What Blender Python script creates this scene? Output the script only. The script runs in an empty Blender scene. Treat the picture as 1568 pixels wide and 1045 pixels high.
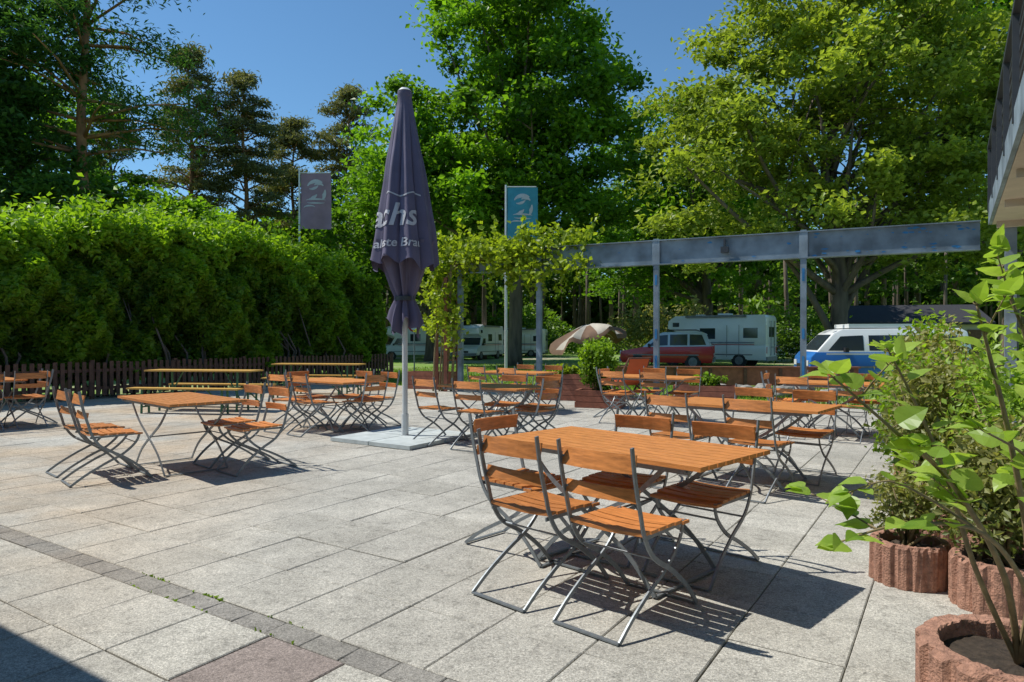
import bpy, bmesh, math, random
import numpy as np
from mathutils import Vector, Matrix, noise as mnoise
R=math.radians
random.seed(7)
scene=bpy.context.scene
# ---------------------------------------------------------------- materials
def newmat(name):
    m=bpy.data.materials.new(name); m.use_nodes=True
    nt=m.node_tree
    return m,nt,nt.nodes,nt.links,nt.nodes['Principled BSDF']
def mat(name,col,rough=.6,metal=0,nscale=6,namt=.25,bump=0,bscale=60,spec=.5,stretch=(1,1,1),objrand=0,coat=0):
    m,nt,N,L,P=newmat(name)
    tc=N.new('ShaderNodeTexCoord'); mp=N.new('ShaderNodeMapping'); mp.inputs['Scale'].default_value=stretch
    L.new(tc.outputs['Object'],mp.inputs['Vector'])
    nz=N.new('ShaderNodeTexNoise'); nz.inputs['Scale'].default_value=nscale; nz.inputs['Detail'].default_value=6
    L.new(mp.outputs[0],nz.inputs['Vector'])
    mr=N.new('ShaderNodeMapRange'); mr.inputs['From Min'].default_value=.25; mr.inputs['From Max'].default_value=.75
    mr.inputs['To Min'].default_value=1-namt; mr.inputs['To Max'].default_value=1+namt
    L.new(nz.outputs['Fac'],mr.inputs['Value'])
    val=mr.outputs[0]
    if objrand:
        oi=N.new('ShaderNodeObjectInfo'); m2=N.new('ShaderNodeMapRange')
        m2.inputs['To Min'].default_value=1-objrand; m2.inputs['To Max'].default_value=1+objrand
        L.new(oi.outputs['Random'],m2.inputs['Value'])
        mu=N.new('ShaderNodeMath'); mu.operation='MULTIPLY'; L.new(val,mu.inputs[0]); L.new(m2.outputs[0],mu.inputs[1]); val=mu.outputs[0]
    vm=N.new('ShaderNodeVectorMath'); vm.operation='SCALE'; vm.inputs[0].default_value=col[:3]
    L.new(val,vm.inputs['Scale']); L.new(vm.outputs[0],P.inputs['Base Color'])
    P.inputs['Roughness'].default_value=rough; P.inputs['Metallic'].default_value=metal
    P.inputs['Specular IOR Level'].default_value=spec
    if coat: P.inputs['Coat Weight'].default_value=coat; P.inputs['Coat Roughness'].default_value=.08
    if bump:
        n2=N.new('ShaderNodeTexNoise'); n2.inputs['Scale'].default_value=bscale; n2.inputs['Detail'].default_value=5
        L.new(mp.outputs[0],n2.inputs['Vector'])
        b=N.new('ShaderNodeBump'); b.inputs['Strength'].default_value=bump; b.inputs['Distance'].default_value=.01
        L.new(n2.outputs['Fac'],b.inputs['Height']); L.new(b.outputs[0],P.inputs['Normal'])
    return m
def leafmat(name,dark,light,trans=.4,rough=.45,tl=None):
    m,nt,N,L,P=newmat(name)
    at=N.new('ShaderNodeAttribute'); at.attribute_name='tint'
    cr=N.new('ShaderNodeValToRGB'); cr.color_ramp.elements[0].color=(*dark,1); cr.color_ramp.elements[1].color=(*light,1)
    L.new(at.outputs['Fac'],cr.inputs[0]); L.new(cr.outputs[0],P.inputs['Base Color'])
    P.inputs['Roughness'].default_value=rough; P.inputs['Specular IOR Level'].default_value=.35
    tr=N.new('ShaderNodeBsdfTranslucent')
    vm=N.new('ShaderNodeVectorMath'); vm.operation='MULTIPLY'; vm.inputs[1].default_value=tl or (1.7,1.75,.7)
    L.new(cr.outputs[0],vm.inputs[0]); L.new(vm.outputs[0],tr.inputs['Color'])
    mx=N.new('ShaderNodeMixShader'); mx.inputs[0].default_value=trans
    L.new(P.outputs[0],mx.inputs[1]); L.new(tr.outputs[0],mx.inputs[2])
    L.new(mx.outputs[0],N['Material Output'].inputs['Surface'])
    return m
M={}
M['wood']=mat('varnished_wood',(.60,.235,.065),.42,nscale=5,namt=.34,stretch=(2,14,14),bump=.15,bscale=30,objrand=.16)
M['woodb']=mat('varnished_wood_cross',(.58,.215,.060),.42,nscale=5,namt=.36,stretch=(2,14,14),bump=.15,bscale=30,objrand=.24)
M['steel']=mat('galvanised_steel',(.22,.245,.265),.45,.45,nscale=30,namt=.2)
M['beamsteel']=mat('painted_beam',(.19,.24,.28),.6,.05,nscale=2.6,namt=.5,bump=.2,bscale=20)
M['bluepaint']=mat('blue_paint_patch',(.03,.19,.42),.5,nscale=5,namt=.3)
M['darkwood']=mat('dark_wood',(.13,.06,.038),.7,nscale=9,namt=.4,bump=.3,bscale=40)
M['redwood']=mat('red_wood',(.28,.10,.06),.7,nscale=8,namt=.3,bump=.3,bscale=40)
M['bark']=mat('bark',(.13,.10,.075),.9,nscale=5,namt=.5,bump=.8,bscale=18,stretch=(1,1,.25))
M['pinebark']=mat('pine_bark',(.34,.17,.09),.9,nscale=4,namt=.5,bump=.8,bscale=14,stretch=(1,1,.4))
M['twig']=mat('green_brown_stem',(.24,.18,.09),.75,nscale=30,namt=.35)
M['umb']=mat('parasol_cloth',(.112,.096,.155),.75,nscale=4,namt=.16,bump=.12,bscale=250)
M['logo']=mat('pale_print',(.50,.49,.52),.7,nscale=5,namt=.12)
M['polewhite']=mat('pole_paint',(.62,.63,.62),.4,.2,nscale=8,namt=.08)
M['concrete']=mat('pale_concrete',(.46,.50,.49),.85,nscale=7,namt=.2,bump=.3,bscale=90)
M['ringred']=mat('red_concrete_ring',(.37,.195,.135),.92,nscale=30,namt=.45,bump=1,bscale=110)
M['soil']=mat('soil',(.045,.032,.022),.95,nscale=30,namt=.5,bump=1,bscale=60)
M['black']=mat('rubber_black',(.02,.02,.022),.6,nscale=5,namt=.1)
M['glass']=mat('dark_glass',(.03,.04,.05),.08,nscale=2,namt=.2,spec=.8)
M['white']=mat('vehicle_white',(.80,.81,.81),.3,nscale=1.5,namt=.05,coat=.4)
M['silver']=mat('vehicle_silver',(.48,.53,.58),.3,.3,nscale=1.5,namt=.05,coat=.5)
M['carred']=mat('vehicle_red',(.52,.02,.025),.3,nscale=1.5,namt=.06,coat=.6)
M['carblue']=mat('vehicle_blue',(.03,.17,.52),.3,nscale=1.5,namt=.06,coat=.6)
M['lampred']=mat('lamp_red',(.5,.02,.02),.3)
M['grey']=mat('grey_plastic',(.20,.21,.22),.5)
M['stripe']=mat('grey_stripe',(.25,.30,.36),.4)
M['beige']=mat('beige_board',(.55,.47,.36),.7,nscale=4,namt=.12)
M['render']=mat('wall_render',(.50,.46,.39),.85,nscale=4,namt=.12,bump=.3,bscale=80)
M['dark']=mat('dark_metal',(.035,.040,.047),.5,nscale=5,namt=.2)
M['rooftile']=mat('roof_dark',(.05,.05,.055),.95,nscale=12,namt=.3,stretch=(4,1,1),bump=.3,spec=.15)
M['rock']=mat('rock',(.28,.265,.24),.9,nscale=5,namt=.35,bump=1,bscale=25)
M['flagp']=mat('banner_mauve',(.30,.19,.24),.8,nscale=3,namt=.15)
M['flagb']=mat('banner_blue',(.05,.27,.36),.8,nscale=3,namt=.2)
M['tan']=mat('canvas_tan',(.44,.40,.33),.85,nscale=3,namt=.25)
M['brown']=mat('canvas_brown',(.17,.10,.06),.85,nscale=3,namt=.2)
M['beer']=mat('beer_bench_wood',(.62,.36,.08),.45,nscale=4,namt=.2,stretch=(1,10,10))
M['greenm']=mat('green_steel',(.03,.13,.06),.5)
M['redplastic']=mat('red_canvas',(.62,.11,.03),.6,nscale=6,namt=.12)
M['awng']=mat('green_roof',(.03,.055,.045),.7)
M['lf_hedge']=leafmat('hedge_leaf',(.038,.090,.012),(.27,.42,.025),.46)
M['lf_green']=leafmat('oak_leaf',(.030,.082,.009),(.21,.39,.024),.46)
M['lf_yel']=leafmat('maple_leaf',(.085,.13,.018),(.36,.43,.065),.46)
M['lf_dark']=leafmat('dark_leaf',(.015,.050,.012),(.095,.20,.038),.42)
M['lf_pine']=leafmat('pine_needle',(.07,.09,.040),(.28,.265,.12),.25)
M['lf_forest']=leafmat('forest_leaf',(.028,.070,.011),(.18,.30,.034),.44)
M['lf_vine']=leafmat('vine_leaf',(.14,.20,.015),(.36,.44,.035),.45)
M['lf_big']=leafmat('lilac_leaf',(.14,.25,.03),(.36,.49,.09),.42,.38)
M['lf_shrub']=leafmat('shrub_leaf',(.09,.13,.03),(.34,.33,.12),.35)
M['lf_grass']=leafmat('grass_blade',(.10,.18,.02),(.26,.38,.05),.4)
# ---------------------------------------------------------------- builder
class B:
    def __init__(s): s.v=[];s.f=[];s.m=[]
    def add(s,vs,fs,mi=0):
        o=len(s.v); s.v+= [tuple(p) for p in vs]; s.f+=[tuple(i+o for i in f) for f in fs]; s.m+=[mi]*len(fs)
    def box(s,c,sz,mi=0,rot=None):
        x,y,z=[a/2 for a in sz]
        P=[Vector((a*x,b*y,d*z)) for d in(-1,1) for a,b in((-1,-1),(1,-1),(1,1),(-1,1))]
        if rot is not None: P=[rot@p for p in P]
        P=[p+Vector(c) for p in P]
        s.add(P,[(3,2,1,0),(4,5,6,7),(0,1,5,4),(1,2,6,5),(2,3,7,6),(3,0,4,7)],mi)
    def flat(s,pts,side,w,t,mi=0):
        pts=[Vector(p) for p in pts]; side=Vector(side).normalized(); vs=[]
        for i,p in enumerate(pts):
            tg=(pts[min(i+1,len(pts)-1)]-pts[max(i-1,0)]).normalized()
            n=side.cross(tg).normalized()
            for a,b in((-1,-1),(1,-1),(1,1),(-1,1)): vs.append(p+side*a*t/2+n*b*w/2)
        fs=[]
        for i in range(len(pts)-1):
            for k in range(4): fs.append((i*4+k,i*4+(k+1)%4,i*4+4+(k+1)%4,i*4+4+k))
        fs.append((3,2,1,0)); l=(len(pts)-1)*4; fs.append((l,l+1,l+2,l+3))
        s.add(vs,fs,mi)
    def tube(s,pts,rad,n=8,mi=0,cap=True):
        pts=[Vector(p) for p in pts]
        if not hasattr(rad,'__len__'): rad=[rad]*len(pts)
        vs=[]; up=Vector((0,0,1))
        for i,p in enumerate(pts):
            tg=(pts[min(i+1,len(pts)-1)]-pts[max(i-1,0)])
            tg=tg.normalized() if tg.length>1e-6 else up
            a=tg.cross(Vector((0.31,.95,.05))); a.normalize(); b=tg.cross(a)
            for k in range(n):
                t=2*math.pi*k/n; vs.append(p+(a*math.cos(t)+b*math.sin(t))*rad[i])
        fs=[]
        for i in range(len(pts)-1):
            for k in range(n): fs.append((i*n+k,i*n+(k+1)%n,(i+1)*n+(k+1)%n,(i+1)*n+k))
        if cap: fs.append(tuple(range(n))[::-1]); l=(len(pts)-1)*n; fs.append(tuple(range(l,l+n)))
        s.add(vs,fs,mi)
    def prism(s,prof,hwf,mi=0,bev=.04):
        bm=bmesh.new()
        a=[bm.verts.new((x,-hwf(z),z)) for x,z in prof]; b=[bm.verts.new((x,hwf(z),z)) for x,z in prof]
        n=len(prof); bm.faces.new(a); bm.faces.new(b[::-1])
        for i in range(n): j=(i+1)%n; bm.faces.new((a[j],a[i],b[i],b[j]))
        bmesh.ops.recalc_face_normals(bm,faces=bm.faces)
        if bev: bmesh.ops.bevel(bm,geom=list(bm.edges),offset=bev,segments=2,profile=.6,affect='EDGES',clamp_overlap=True)
        bm.verts.index_update()
        s.add([v.co[:] for v in bm.verts],[[v.index for v in f.verts] for f in bm.faces],mi); bm.free()
    def mesh(s,name,mats,smooth=False):
        me=bpy.data.meshes.new(name); me.from_pydata(s.v,[],s.f)
        for m in mats: me.materials.append(m)
        me.polygons.foreach_set('material_index',s.m)
        if smooth: me.polygons.foreach_set('use_smooth',[True]*len(s.f))
        me.update(); return me
    def obj(s,name,mats,loc=(0,0,0),rz=0,smooth=False,parent=None):
        o=bpy.data.objects.new(name,s.mesh(name,mats,smooth)); o.location=loc; o.rotation_euler=(0,0,rz)
        scene.collection.objects.link(o)
        if smooth:
            try: o.data.set_sharp_from_angle(angle=R(38))
            except Exception: pass
        if parent: o.parent=parent
        return o
def spline(pts,n=5):
    P=[Vector(p) for p in pts]; out=[]
    for i in range(len(P)-1):
        p0=P[max(i-1,0)];p1=P[i];p2=P[i+1];p3=P[min(i+2,len(P)-1)]
        for k in range(n):
            t=k/n
            out.append(.5*((2*p1)+(p2-p0)*t+(2*p0-5*p1+4*p2-p3)*t*t+(3*p1-p0-3*p2+p3)*t**3))
    out.append(P[-1]); return out
def leaf_quads(rng,C,size,aspect=.6,up=.35,fold=.12):
    n=len(C); nm=rng.normal(size=(n,3)); nm[:,2]=np.abs(nm[:,2])*(1)+up; nm/=np.linalg.norm(nm,axis=1)[:,None]
    r=rng.normal(size=(n,3)); t=np.cross(nm,r); t/=np.linalg.norm(t,axis=1)[:,None]; sd=np.cross(nm,t)
    s=(size*(.6+.8*rng.random(n)))[:,None]
    return np.stack([C-t*s*.5, C+sd*s*aspect*.5+nm*s*fold, C+t*s*.5, C-sd*s*aspect*.5+nm*s*fold],1).reshape(-1,3)
def build_foliage(name,b,wmat,LV,tint,lmat,loc=(0,0,0)):
    nb=len(b.v); V=np.array(b.v,dtype=np.float32).reshape(-1,3) if nb else np.zeros((0,3),np.float32)
    V=np.concatenate([V,LV.astype(np.float32)]); nq=len(LV)//4
    loops=[i for f in b.f for i in f]; tot=[len(f) for f in b.f]
    loops=np.concatenate([np.array(loops,dtype=np.int32),np.arange(nq*4,dtype=np.int32)+nb])
    tot=np.concatenate([np.array(tot,dtype=np.int32),np.full(nq,4,np.int32)])
    st=np.concatenate([[0],np.cumsum(tot)[:-1]]).astype(np.int32)
    me=bpy.data.meshes.new(name); me.vertices.add(len(V)); me.vertices.foreach_set('co',V.ravel())
    me.loops.add(len(loops)); me.loops.foreach_set('vertex_index',loops)
    me.polygons.add(len(tot)); me.polygons.foreach_set('loop_start',st)
    mi=np.concatenate([np.zeros(len(b.f)),np.ones(nq)]).astype(np.int32)
    me.materials.append(wmat); me.materials.append(lmat)
    me.polygons.foreach_set('material_index',mi)
    me.polygons.foreach_set('use_smooth',(mi==0))
    me.update(calc_edges=True)
    a=me.attributes.new('tint','FLOAT','FACE')
    a.data.foreach_set('value',np.concatenate([np.zeros(len(b.f)),np.clip(tint,0,1)]).astype(np.float32))
    o=bpy.data.objects.new(name,me); o.location=loc; scene.collection.objects.link(o); return o
us=Vector((.84,-.5426,0)).normalized(); ws=Vector((.5426,.84,0)).normalized(); ANG=math.atan2(us.y,us.x)
def UW(u,w,z=0): return us*u+ws*w+Vector((0,0,z))
# ---------------------------------------------------------------- camera, light
cam=bpy.data.cameras.new('camera'); co=bpy.data.objects.new('camera',cam); scene.collection.objects.link(co)
cam.lens=24; cam.sensor_width=36; cam.clip_end=2000; cam.clip_start=.05
co.location=(0,0,1.4); co.rotation_euler=(R(90-.22),0,0); scene.camera=co
EL=56; sd=Vector((-.965,.20,0)).normalized()
sun=bpy.data.lights.new('sun','SUN'); sun.energy=5.0; sun.angle=R(.5); sun.color=(1,.965,.89)
so=bpy.data.objects.new('sun',sun); scene.collection.objects.link(so)
tosun=sd*math.cos(R(EL))+Vector((0,0,math.sin(R(EL)))); so.rotation_euler=(-tosun).to_track_quat('-Z','Y').to_euler()
so.location=(-30,20,40)
w=bpy.data.worlds.new('World'); scene.world=w; w.use_nodes=True; nt=w.node_tree
sky=nt.nodes.new('ShaderNodeTexSky'); sky.sky_type='NISHITA'; sky.sun_disc=False; sky.sun_elevation=R(EL)
sky.sun_rotation=math.atan2(sd.x,sd.y); sky.air_density=1.0; sky.dust_density=.05; sky.ozone_density=2.6
tint=nt.nodes.new('ShaderNodeVectorMath'); tint.operation='MULTIPLY'; tint.inputs[1].default_value=(.74,1.02,1.12)
nt.links.new(sky.outputs[0],tint.inputs[0]); nt.links.new(tint.outputs[0],nt.nodes['Background'].inputs['Color']); nt.nodes['Background'].inputs['Strength'].default_value=.118
scene.view_settings.view_transform='Standard'; scene.view_settings.look='None'; scene.view_settings.exposure=0
# ---------------------------------------------------------------- ground
def ground():
    m,nt,N,L,P=newmat('lawn_and_earth')
    tc=N.new('ShaderNodeTexCoord')
    n1=N.new('ShaderNodeTexNoise'); n1.inputs['Scale'].default_value=.16; n1.inputs['Detail'].default_value=5
    n2=N.new('ShaderNodeTexNoise'); n2.inputs['Scale'].default_value=9; n2.inputs['Detail'].default_value=8
    L.new(tc.outputs['Object'],n1.inputs['Vector']); L.new(tc.outputs['Object'],n2.inputs['Vector'])
    c1=N.new('ShaderNodeValToRGB'); e=c1.color_ramp.elements; e[0].position=.48; e[0].color=(.16,.28,.04,1); e[1].position=.66; e[1].color=(.38,.34,.24,1)
    L.new(n1.outputs['Fac'],c1.inputs[0])
    mr=N.new('ShaderNodeMapRange'); mr.inputs['To Min'].default_value=.55; mr.inputs['To Max'].default_value=1.5; L.new(n2.outputs['Fac'],mr.inputs['Value'])
    vm=N.new('ShaderNodeVectorMath'); vm.operation='SCALE'; L.new(c1.outputs[0],vm.inputs[0]); L.new(mr.outputs[0],vm.inputs['Scale'])
    L.new(vm.outputs[0],P.inputs['Base Color']); P.inputs['Roughness'].default_value=.95
    bp=N.new('ShaderNodeBump'); bp.inputs['Strength'].default_value=.8; bp.inputs['Distance'].default_value=.05; L.new(n2.outputs['Fac'],bp.inputs['Height']); L.new(bp.outputs[0],P.inputs['Normal'])
    b=B(); b.add([(-600,-600,-.06),(600,-600,-.06),(600,600,-.06),(-600,600,-.06)],[(0,1,2,3)]); b.obj('ground',[m])
ground()
def terrace():
    m,nt,N,L,P=newmat('exposed_aggregate_slab')
    tc=N.new('ShaderNodeTexCoord'); at=N.new('ShaderNodeAttribute'); at.attribute_name='tint'
    cr=N.new('ShaderNodeValToRGB'); e=cr.color_ramp.elements
    e[0].color=(.27,.255,.23,1); e[1].color=(.50,.47,.41,1)
    x=e.new(.08); x.color=(.285,.27,.24,1)
    x=e.new(.12); x.color=(.385,.367,.320,1)
    x=e.new(.5); x.color=(.435,.415,.365,1)
    x=e.new(.90); x.color=(.475,.455,.40,1); x=e.new(.93); x.color=(.30,.25,.225,1); x=e.new(.97); x.color=(.30,.25,.225,1)
    L.new(at.outputs['Fac'],cr.inputs[0])
    def nz(sc,det=4,rough=.5):
        n=N.new('ShaderNodeTexNoise'); n.inputs['Scale'].default_value=sc; n.inputs['Detail'].default_value=det; n.inputs['Roughness'].default_value=rough; L.new(tc.outputs['Object'],n.inputs['Vector']); return n.outputs['Fac']
    def mul(col,fac,a,b,f0=.3,f1=.7):
        mr=N.new('ShaderNodeMapRange'); mr.inputs['From Min'].default_value=f0; mr.inputs['From Max'].default_value=f1
        mr.inputs['To Min'].default_value=a; mr.inputs['To Max'].default_value=b; L.new(fac,mr.inputs['Value'])
        vm=N.new('ShaderNodeVectorMath'); vm.operation='SCALE'; L.new(col,vm.inputs[0]); L.new(mr.outputs[0],vm.inputs['Scale']); return vm.outputs[0]
    c=cr.outputs[0]
    fine=nz(210,2); med=nz(60,4)
    c=mul(c,fine,.64,1.34); c=mul(c,med,.84,1.16); c=mul(c,nz(.7,6,.6),.80,1.14); c=mul(c,nz(3.5,9,.65),.82,1.12)
    c=mul(c,nz(14,6,.7),.74,1.0,.34,.46)
    vo=N.new('ShaderNodeTexVoronoi'); vo.inputs['Scale'].default_value=150; L.new(tc.outputs['Object'],vo.inputs['Vector'])
    mrv=N.new('ShaderNodeSeparateColor'); L.new(vo.outputs['Color'],mrv.inputs[0])
    c=mul(c,mrv.outputs[0],.74,1.24,0,1)
    sx=N.new('ShaderNodeSeparateXYZ'); L.new(tc.outputs['Object'],sx.inputs[0])
    rx=N.new('ShaderNodeMapRange'); rx.inputs['From Min'].default_value=-1.6; rx.inputs['From Max'].default_value=-4.0; L.new(sx.outputs[0],rx.inputs['Value'])
    r2=N.new('ShaderNodeMapRange'); r2.inputs['From Min'].default_value=.38; r2.inputs['From Max'].default_value=.56; L.new(nz(.6,5),r2.inputs['Value'])
    mm=N.new('ShaderNodeMath'); mm.operation='MULTIPLY'; L.new(rx.outputs[0],mm.inputs[0]); L.new(r2.outputs[0],mm.inputs[1])
    mx=N.new('ShaderNodeMix'); mx.data_type='RGBA'; mx.blend_type='MULTIPLY'
    L.new(mm.outputs[0],mx.inputs['Factor']); L.new(c,mx.inputs[6]); mx.inputs[7].default_value=(1.06,.91,.77,1)
    L.new(mx.outputs[2],P.inputs['Base Color']); P.inputs['Roughness'].default_value=.9; P.inputs['Specular IOR Level'].default_value=.3
    bp=N.new('ShaderNodeBump'); bp.inputs['Strength'].default_value=.6; bp.inputs['Distance'].default_value=.003; L.new(fine,bp.inputs['Height']); L.new(bp.outputs[0],P.inputs['Normal'])
    rnd=random.Random(3); V=[];F=[];T=[]
    def slab(u0,u1,w0,w1,z,t,ch=.005,gap=.0025):
        o=len(V); u0+=gap;u1-=gap;w0+=gap;w1-=gap
        tl=[rnd.gauss(0,.0014) for _ in range(4)]
        cs=[(u0,w0),(u1,w0),(u1,w1),(u0,w1)]; cx=(u0+u1)/2;cy=(w0+w1)/2
        for k,(a,b_) in enumerate(cs):
            V.append(UW(a+(ch if a<cx else -ch),b_+(ch if b_<cy else -ch),z+tl[k]))
        for k,(a,b_) in enumerate(cs): V.append(UW(a,b_,z+tl[k]-ch*.9))
        for k,(a,b_) in enumerate(cs): V.append(UW(a,b_,z-.05))
        F.append((o,o+1,o+2,o+3)); T.append(t)
        for k in range(4):
            j=(k+1)%4; F.append((o+4+k,o+4+j,o+j,o+k)); F.append((o+8+k,o+8+j,o+4+j,o+4+k)); T.extend([t,t])
    W0=2.22; S=.5
    def g(): return (rnd.choice([.0025,.0025,.0025,.0035,.005]))
    for j in range(26):
        for i in range(-35,9): 
            w0=W0+j*S
            slab(i*S+.12,(i+1)*S+.12,w0,w0+S,rnd.gauss(0,.0015),min(.88,max(.13,rnd.gauss(.5,.19))),gap=g())
    for j in range(10):
        for i in range(-35,9):
            w1=W0-.14-j*S; t=min(.88,max(.13,rnd.gauss(.62,.16)))
            if (i*S+.3)<-2.6<((i+1)*S+.3) and j==0: t=.95
            slab(i*S+.3,(i+1)*S+.3,w1-S,w1,rnd.gauss(0,.0015),t,gap=g())
    for i in range(-72,14):
        slab(i*.25,(i+1)*.25,W0-.14,W0,-.001,rnd.choice([.0,.03,.06]) ,.004,.002)
    me=bpy.data.meshes.new('paved_terrace'); me.from_pydata(V,[],F); me.materials.append(m)
    a=me.attributes.new('tint','FLOAT','FACE'); a.data.foreach_set('value',T)
    o=bpy.data.objects.new('paved_terrace',me); scene.collection.objects.link(o)
    b=B(); b.add([UW(-17.4,-2.7,-.012),UW(4.6,-2.7,-.012),UW(4.6,15.2,-.012),UW(-17.4,15.2,-.012)],[(0,1,2,3)])
    b.obj('joint_sand',[mat('joint_sand',(.11,.095,.07),.95,nscale=20,namt=.5)])
terrace()
# ---------------------------------------------------------------- chairs and tables
def chair_mesh():
    b=B()
    back=spline([(0,-.325,.885),(0,-.295,.72),(0,-.25,.56),(0,-.215,.45),(0,-.13,.335),(0,.04,.235),(0,.19,.12),(0,.30,.0)],4)
    front=spline([(0,.20,.452),(0,.165,.36),(0,.05,.255),(0,-.11,.175),(0,-.27,.085),(0,-.39,.0)],4)
    for sx in(-1,1):
        b.flat([(sx*.215,p.y,p.z+.008) for p in back],(1,0,0),.024,.009,1)
        b.flat([(sx*.190,p.y,p.z+.008) for p in front],(1,0,0),.022,.009,1)
        b.flat([(sx*.200,-.235,.445),(sx*.200,0,.448),(sx*.200,.215,.452)],(1,0,0),.02,.008,1)
    b.box((0,.302,.008),(.43,.022,.008),1); b.box((0,-.392,.008),(.38,.022,.008),1)
    b.tube([(-.215,-.12,.335),(.215,-.12,.335)],.006,6,1); b.tube([(-.19,.165,.365),(.19,.165,.365)],.006,6,1)
    for i in range(6):
        y=-.2+i*.078; z=.468-.00-(.016 if i==5 else .004 if i==4 else 0)-(.0 if i else -.004)
        pts=[(x,y,z-.010*(1-(x/.21)**2)) for x in (-.215,-.14,-.07,0,.07,.14,.215)]
        b.flat(pts,(0,1,0),.016,.064,0)
    for (z,h,y) in ((.81,.09,-.30),(.655,.065,-.268)):
        pts=[(x,y-.022*(1-(x/.21)**2)+.012,z) for x in (-.212,-.14,-.07,0,.07,.14,.212)]
        b.flat(pts,(0,0.2,1),.013,h,0)
        for sx in(-1,1): b.tube([(sx*.203,y+.012,z),(sx*.203,y-.004,z)],.006,6,1)
    return b.mesh('folding_chair',[M['woodb'],M['steel']])
CH=chair_mesh()
def table_mesh(Ln=1.5,W=.78):
    b=B(); n=9; sw=(W-.0)/n
    for i in range(n):
        y=-W/2+sw*(i+.5)
        b.box((0,y,.742),(Ln,sw-.008,.024),0)
    for x in(-Ln/2+.12,0,Ln/2-.12): b.box((x,0,.718),(.04,W-.03,.02),1)
    for sy in(-1,1): b.box((0,sy*(W/2-.05),.712),(Ln-.18,.02,.03),1)
    for sy in(1,-1):
        y=sy*(W/2-.07)
        A=spline([(-.48,y,.70),(-.28,y,.52),(0,y,.36),(.26,y,.20),(.44,y,.01)],4)
        C=spline([(.48,y-sy*.02,.70),(.28,y-sy*.02,.52),(0,y-sy*.02,.36),(-.26,y-sy*.02,.20),(-.44,y-sy*.02,.01)],4)
        b.flat(A,(0,1,0),.026,.009,1); b.flat(C,(0,1,0),.026,.009,1)
    b.box((.44,0,.01),(.024,W-.14,.010),1); b.box((-.44,0,.01),(.024,W-.18,.010),1)
    b.tube([(.0,-W/2+.07,.36),(0,W/2-.07,.36)],.007,6,1)
    return b.mesh('folding_table',[M['wood'],M['steel']])
TB=table_mesh()
def put(me,name,x,y,rz,z=0.004):
    o=bpy.data.objects.new(name,me); o.location=(x,y,z); o.rotation_euler=(0,0,rz); scene.collection.objects.link(o); return o
rc=random.Random(11)
def tset(cx,cy,ang,near,far,left=(),right=(),sc=1.0,tang=None):
    a=R(ang); u=Vector((math.cos(a),math.sin(a),0)); v=Vector((-math.sin(a),math.cos(a),0)); c=Vector((cx,cy,0))
    t=put(TB,'folding_table',cx,cy,R(tang) if tang else a); t.scale=(sc,1,1)
    def ch(backpos,face,j=5):
        p=backpos+face*.30; rz=math.atan2(face.y,face.x)-math.pi/2+R(rc.uniform(-j,j))
        put(CH,'folding_chair',p.x,p.y,rz)
    for (uu,vv) in near: ch(c+u*uu-v*vv, v)
    for (uu,vv) in far: ch(c+u*uu+v*vv,-v)
    for (uu,vv) in left: ch(c-u*uu+v*vv, u)
    for (uu,vv) in right: ch(c+u*uu+v*vv,-u)
tset(.685,4.19,-43,[(-.15,.86),(.41,.85)],[(-.19,.56),(.38,.56)],[(.95,-.16)],tang=-45.5)
tset(-3.6,7.4,-43,[(-.50,.98),(.12,1.0)],[(.12,.78),(.72,.78)])
tset(-2.75,10.6,-38,[(-.35,.8),(.25,.8)],[(-.2,.75),(.4,.75)],[(.95,0)],[(.9,.05)],.92)
tset(-.25,9.3,-38,[(-.5,.8),(.2,.8)],[(-.2,.75),(.4,.75)],[],[(.95,.0)],.92)
tset(.1,13.2,-35,[(-.4,.75),(.3,.75)],[(-.3,.75),(.35,.75)],sc=.92)
tset(2.35,6.75,-40,[(-.45,.85),(.3,.8)],[(-.25,.72),(.4,.72)])
tset(2.4,11.6,-35,[(-.4,.75),(.3,.75)],[(-.3,.75),(.35,.75)],[(.95,0)],sc=.92)
tset(4.7,10.0,-35,[(-.4,.8),(.3,.8)],[(-.3,.75),(.35,.75)],[(.95,.0)],sc=.92)
tset(-8.45,10.9,-38,[(.2,.8)],[(.4,.75)],[],[(1.0,-.2),(.9,.40)])
def beer(cx,cy,rz):
    for kind,dy,h,wd in(('beer_table',0,.77,.5),('beer_bench',-.62,.46,.25),('beer_bench',.62,.46,.25)):
        b=B()
        b.box((0,0,h),(2.2,wd,.028),0)
        for sx in(-.8,.8):
            for sy in(-1,1): b.flat([(sx,sy*wd*.36,h-.016),(sx,sy*wd*.42,.0)],(1,0,0),.03,.03,1)
            b.box((sx,0,.12),(.02,wd*.8,.025),1); b.flat([(sx,0,.13),(sx*.55,0,h-.02)],(0,1,0),.02,.02,1)
        a=rz; b.obj(kind,[M['beer'],M['greenm']],(cx-math.sin(a)*dy,cy+math.cos(a)*dy,.004),a)
beer(-6.0,13.3,R(-8)); beer(-4.7,16.6,R(-8))
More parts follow.
